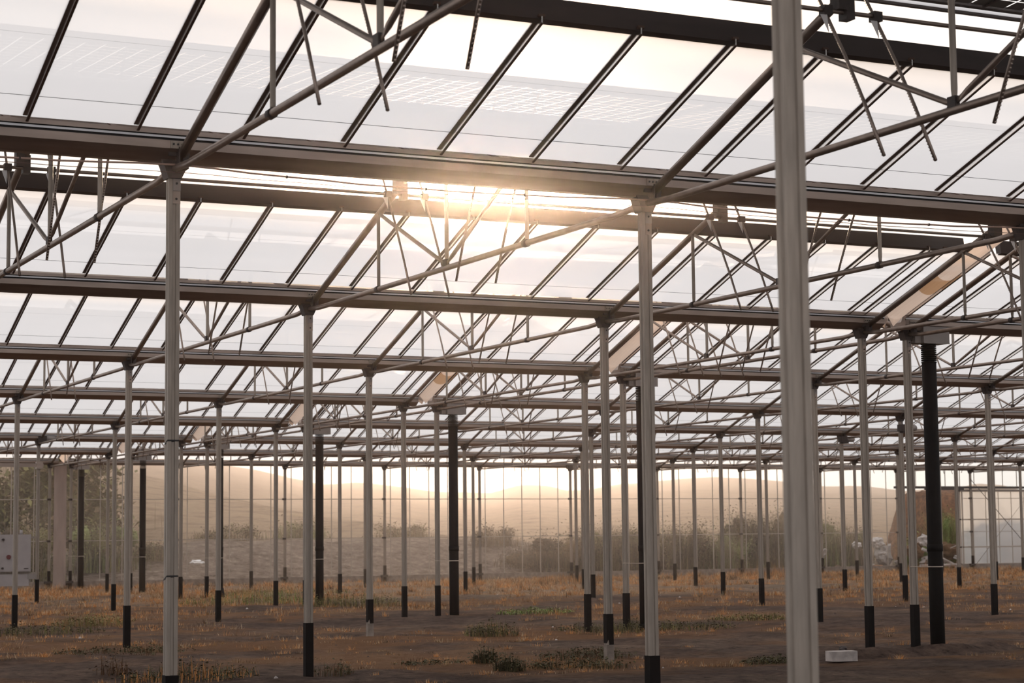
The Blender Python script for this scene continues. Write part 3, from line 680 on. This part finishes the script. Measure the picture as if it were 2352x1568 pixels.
def bush(x, y, rx, ry, h, n_leaf, n_stem, mats, lab, name='bush', spiky=False, ls=.045):
    mb = MB(); z = eh(x, y)
    lobes = [(R.uniform(-.75, .75) * rx, R.uniform(-.7, .7) * ry, h * R.uniform(.12, .68), R.uniform(.22, .42)) for _ in range(9)]
    for i in range(int(n_stem * 4)):
        bx, by = R.gauss(0, .5) * rx, R.gauss(0, .5) * ry
        hh = h * R.uniform(.35, 1.05) * math.exp(-.5 * (bx / rx) ** 2); blade(mb, bx, by, -.1, hh, R.uniform(.006, .014), R.uniform(.05, .7) * hh * (.5 if spiky else 1), R.uniform(0, 6.28), R.choice(range(len(mats))))
    for i in range(int(n_leaf * 2.2)):
        lx_, ly_, lz_, lr = R.choice(lobes)
        c = Vector((lx_ + R.gauss(0, .45) * lr * rx, ly_ + R.gauss(0, .6) * lr * ry * 1.5, max(0.0, lz_ + R.gauss(0, .5) * lr * h))); s = R.uniform(.4, 1.4) * ls * 1.1
        t = R.uniform(0, 6.28); u = Vector((math.cos(t), math.sin(t), R.uniform(-.9, .9))) * s; v_ = Vector((-math.sin(t), math.cos(t), R.uniform(-.9, .9))) * s * .4
        mb.add([c - u, c - v_, c + u, c + v_], [(0, 1, 2, 3)], R.choice(range(len(mats))))
    if not spiky and h > 1.15:
        for (lx_, ly_, lz_, lr) in lobes:
            nu, nv = 22, 14; vs = []; fs = []
            for j in range(nv + 1):
                for i in range(nu):
                    th, ph = 2 * math.pi * i / nu, math.pi * j / nv; d = Vector((math.sin(ph) * math.cos(th), math.sin(ph) * math.sin(th), math.cos(ph)))
                    d *= 1 + .5 * noise.noise(d * 2.2 + Vector((lx_ + x, ly_, 0))) + .3 * noise.noise(d * 6 + Vector((lx_, x, 0)))
                    vs.append((lx_ + d.x * lr * rx * .6, ly_ + d.y * lr * ry * .8, max(-.1, lz_ + d.z * lr * h * .5)))
            for j in range(nv):
                for i in range(nu): fs.append((j * nu + i, (j + 1) * nu + i, (j + 1) * nu + (i + 1) % nu, j * nu + (i + 1) % nu))
            mb.add(vs, fs, R.choice(range(len(mats))), True)
    return thing(name, lab, 'bush' if name == 'bush' else 'tree', (x, y, z), 'bushes outside the back wall', mb.mesh(name, mats))
B = [(32.3, 60, 2.2, .9, 2.3, 5200, 420, [BBROWN, BDRY, BOLIVE], 'brown dead bush outside the glass behind the paired centre posts'),
     (29.9, 61, 1.8, .8, 1.3, 2600, 260, [BBROWN, BDRY, BBROWN], 'low dark brown bush outside the glass left of the centre posts'),
     (35.6, 60, 2.0, .8, 2.3, 4600, 460, [BDRY, BBROWN, BOLIVE], 'tall brown bush outside the glass behind the front right post'),
     (38.0, 60.5, 1.8, .8, 1.9, 3200, 460, [BLUSH, BDRY, BOLIVE], 'green and tan bush outside the glass right of the front right post'),
     (40.6, 61, 2.1, 1.0, 2.9, 4200, 700, [BDRY, BOLIVE, BBROWN], 'large straw coloured thicket outside the glass left of the blurred post'),
     (43.6, 61.5, 1.8, 1.0, 2.5, 2600, 600, [BOLIVE, BLUSH, BDRY], 'olive green thicket outside the glass right of the blurred post'),
     (46.2, 62.5, 1.6, 1.0, 2.2, 1900, 300, [BOLIVE, BDRY, BDRY], 'tan thicket outside the glass left of the doorway'),
     (48.9, 60.6, .8, .5, 1.7, 500, 420, [LUSH, LUSH, GREEN], 'bright green reeds standing in the doorway on the left'),
     (51.3, 61.2, 1.1, .6, 2.9, 700, 520, [LUSH, LUSH, OLIVE], 'tall bright green reeds standing in the doorway on the right'),
     (54.0, 62.6, 1.8, .7, 1.6, 5000, 300, [BROWN, BROWN, RUSTL], 'dark brown thicket in front of the earth bank seen through the doorway'),
     (6.4, 60.5, 1.7, 1.0, 2.2, 3000, 150, [BOLIVE, BOLIVE, BBROWN], 'dark green bush outside the glass at the left edge'),
     (8.3, 61, 1.2, .9, 2.1, 2200, 120, [BOLIVE, BOLIVE, BDRY], 'olive bush outside the glass behind the leftmost paired posts'),
     (11.3, 62, 1.5, .9, 2.0, 2600, 140, [BOLIVE, BLUSH, BBROWN], 'yellowish green bush outside the glass by the second drainpipe'),
     (13.6, 63.5, 1.4, .8, 1.0, 1200, 100, [BBROWN, BOLIVE, BDRY], 'low brown bush on the dirt bank left of centre'),
     (21.3, 67.5, 1.5, .9, .9, 1000, 120, [BOLIVE, BLUSH, BDRY], 'small green bush on top of the dirt bank'),
     (18.0, 67.8, 1.8, .9, .7, 900, 120, [BBROWN, BOLIVE, BDRY], 'low brown scrub on the bank top beside the small green bush'),
     (26.2, 67.6, 1.5, .9, .7, 900, 100, [BDRY, BOLIVE, BDRY], 'tan scrub on the bank top in the centre'),
     (29.0, 64.0, 1.3, .7, .9, 900, 90, [BBROWN, BDRY, BDRY], 'brown scrub at the right end of the dirt bank')]
for a in B: bush(*a)
# tall trees beyond at far left
bush(10.5, 74, 5.0, 2.5, 5.5, 7000, 120, [BOLIVE, BOLIVE, BDRY], 'big olive coloured tree crown outside the glass at far left', 'tree', ls=.17)
bush(3.5, 72, 4.5, 2.5, 5.0, 7000, 120, [BOLIVE, BLUSH, BDRY], 'big yellowish tree crown outside the glass cut by the left frame edge', 'tree', ls=.17)

# ------------------------------------------------------------------ rubble by the doorway, loose bits
def rock(x, y, z, s, m, lab, name='rubble_stone', cat='rubble', sq=(1, 1, 1), seed=0, rot=0.0, group='rubble by the doorway'):
    import bmesh
    bm = bmesh.new(); bmesh.ops.create_icosphere(bm, subdivisions=3, radius=1)
    for v in bm.verts:
        d = 1 + .45 * noise.noise(v.co * 1.6 + Vector((seed, 0, 0))) + .35 * abs(noise.noise(v.co * 3.2 + Vector((seed, 3, 0)))) - .1
        v.co = Vector((v.co.x * sq[0], v.co.y * sq[1], v.co.z * sq[2])) * d * s
    me = bpy.data.meshes.new(name); bm.to_mesh(me); bm.free(); me.materials.append(m)
    for p in me.polygons: p.use_smooth = False
    o = thing(name, lab, cat, (x, y, z), group, me); o.rotation_euler = (0, rot, .3 * seed); return o
PLAST = mat('pale rubble', (.52, .46, .43), .8, 0, .35, 5, bump=.4)
SACK = mat('grey sack', (.33, .29, .27), .8, 0, .25, 4, bump=.4)
rock(48.7, 59.6, 1.25, .30, PLAST, 'round pale lump on top of the rubble seen in the doorway', sq=(1, 1, .85), seed=1)
rock(46.7, 60.0, .62, .45, SACK, 'large grey sack lying outside the glass left of the doorway', sq=(1.2, .8, 1.2), seed=2)
rock(46.4, 60.0, 1.18, .30, PLAST, 'white crumpled lump on top of the large grey sack', sq=(1.2, 1, .8), seed=3)
rock(45.3, 60.1, 1.08, .22, PLAST, 'small white lump beside the crumpled one outside the glass', sq=(1.5, 1, .7), seed=4)
rock(43.0, 59.8, .55, .36, PLAST, 'white slab leaning outside the glass between right hand posts', sq=(1.7, .7, .45), seed=5, rot=.6)
rock(42.9, 60.1, .98, .2, PLAST, 'small white lump above the leaning slab', sq=(1.3, 1, .6), seed=6)
rock(51.6, 59.2, .62, .42, PLAST, 'long white rubble piece sloping down at the right of the doorway', sq=(1.9, .7, .42), seed=7, rot=.6)
rock(48.3, 59.8, .8, .42, BROWN, 'dark brown lump in the middle of the doorway rubble', sq=(1, 1, .8), seed=8)
rock(48.9, 59.3, .35, .45, SACK, 'grey rubble lump at the bottom of the doorway pile', sq=(1.3, 1, .6), seed=9)
rock(50.6, 60.4, .75, .5, BROWN, 'dark earth heap behind the doorway rubble', sq=(1.5, 1, .9), seed=10)
rock(52.4, 59.0, .35, .25, CONC, 'small grey stone by the sliding door foot', sq=(1, 1, 1.2), seed=11)
for i, (p, q, lab) in enumerate([((47.2, 58.0, .14), (50.8, 58.0, .18), 'pale board lying flat across the doorway'), ((47.5, 58.2, .9), (49.2, 58.1, .15), 'pale board leaning inside the doorway at left'),
                                 ((49.7, 59, .9), (51.5, 59, 1.5), 'thin pale pole leaning over the doorway rubble'), ((50.8, 59.4, 1.35), (52.0, 59.2, .6), 'second thin pole crossing the doorway rubble')]):
    thing('loose_board' if i < 2 else 'loose_pole', lab, 'board' if i < 2 else 'pole', group='rubble by the doorway', data=MB().tube([p, q], .07 if i < 2 else .02, 6).mesh('loose_board', PLAST))
for i in range(26):
    xx = R.choice((R.uniform(47.6, 52.0), R.uniform(42.3, 47.2))); hh_ = max(.12, .85 - .35 * abs(xx - (49.3 if xx > 47.4 else 45.8)))
    rock(xx, R.uniform(58.6, 59.6), R.uniform(.02, hh_) if i % 3 else .05, R.uniform(.07, .2), R.choice((PLAST, SACK, BROWN, RUSTL)), 'small broken chunk in the rubble heap outside the doorway', 'rubble_chunk', 'rubble', (R.uniform(.9, 1.8), 1, R.uniform(.4, .9)), 20 + i, R.uniform(-.5, .5))
EARTH = mat('rust earth', (.17, .075, .035), .95, 0, .6, 5, bump=.8)
thing('earth_bank', 'tall rust brown earth bank seen straight through the doorway', 'earth bank', data=grid_mesh('earth_bank', frange(51.2, 59, .15), frange(61.6, 67, .15),
      lambda x, y: -.2 + 3.85 * sm(61.8, 64.6, y) * sm(51.2, 53.4, x) * (1 - sm(56.5, 59, x)) + .22 * noise.noise(Vector((x * 1.2, y * 1.2, 3))) + .12 * noise.noise(Vector((x * 4, y * 4, 3))), EARTH))
rock(14.5, 60.0, .78, .28, WHITE, 'flat white plastic scrap on the dirt bank outside, left of centre', 'plastic_scrap', 'scrap', (1.25, .5, .30), 12, 0, None)
thing('concrete_block', 'pale broken concrete block on the soil right of the big blurred post', 'block', data=MB().prism([(6.60, 6.92), (6.68, 6.86), (6.93, 6.84), (6.98, 7.05), (6.62, 7.1)], 'z', -.05, .075).mesh('concrete_block', PLAST))
rock(7.1, 7.4, .06, .06, DARK, 'small dark stone beside the pale concrete block', 'stone', 'stone', (1.2, 1, .8), 13, 0, None)
thing('soil_ridge', 'low ridge of dug soil running right from the concrete block', 'soil', data=grid_mesh('soil_ridge', frange(7.0, 10.6, .12), frange(6.6, 8.4, .12), lambda x, y: gh(x, y) - .02 + .13 * math.exp(-((y - 7.35 - .18 * (x - 7)) / .28) ** 2) * sm(7, 7.3, x) * (1 - sm(9.8, 10.6, x)) + .02 * noise.noise(Vector((x * 5, y * 5, 0))), MATG))
PB = []
pb = MB()
for i in range(260):
    y = 5 + 40 * R.random() ** 1.3; x = R.uniform(-3, 40)
    if not visible_ground(x, y): continue
    s = R.uniform(.01, .03) * (1 + y * .02); z = gh(x, y)
    pb.add([(x - s, y - s * .6, z - .01), (x + s, y - s, z - .01), (x + s * .8, y + s, z - .01), (x - s * .7, y + s * .8, z - .01), (x, y, z + s * .8)], [(0, 1, 4), (1, 2, 4), (2, 3, 4), (3, 0, 4)], R.choice((0, 0, 0, 1)))
thing('pebbles', 'small loose stones and clods scattered over the soil', 'pebbles', data=pb.mesh('pebbles', [mat('clod', (.09, .06, .05), .9), PLAST]))['kind'] = 'stuff'

# ------------------------------------------------------------------ sunlit glow haze added for the sun's glow and hazy hills
hz = bpy.data.materials.new('glow haze'); hz.use_nodes = True; nt = hz.node_tree; nt.nodes.clear()
o_ = nt.nodes.new('ShaderNodeOutputMaterial'); vs_ = nt.nodes.new('ShaderNodeVolumeScatter')
vs_.inputs['Color'].default_value = (1, .86, .83, 1); vs_.inputs['Density'].default_value = .0019; vs_.inputs['Anisotropy'].default_value = .96
nt.links.new(vs_.outputs[0], o_.inputs['Volume'])
thing('glow_haze', 'thin sunlit glow haze added for glow around the sun', 'haze', data=MB().box(-30, 340, -15.5, 310, -3, 45).mesh('glow_haze', hz))['kind'] = 'stuff'

# ------------------------------------------------------------------ camera
cam = bpy.data.cameras.new('camera'); co = bpy.data.objects.new('camera', cam); COL.objects.link(co)
cam.sensor_fit = 'HORIZONTAL'; cam.sensor_width = 36; cam.lens = F / 2352 * 36
m = Matrix((cr, cu, -fwd)).transposed().to_4x4(); m.translation = CAM; co.matrix_world = m
cam.clip_start = .1; cam.clip_end = 2000
cam.dof.use_dof = True; cam.dof.focus_distance = 21.0; cam.dof.aperture_fstop = 4.6
scene.camera = co
scene.view_settings.view_transform = 'Standard'; scene.view_settings.look = 'None'; scene.view_settings.gamma = 1; scene.view_settings.use_curve_mapping = False
scene.view_settings.exposure = 0.0
scene.cycles.max_bounces = 9; scene.cycles.transparent_max_bounces = 24; scene.cycles.diffuse_bounces = 5; scene.cycles.transmission_bounces = 6
scene.cycles.sample_clamp_indirect = 6
scene.cycles.use_denoising = True
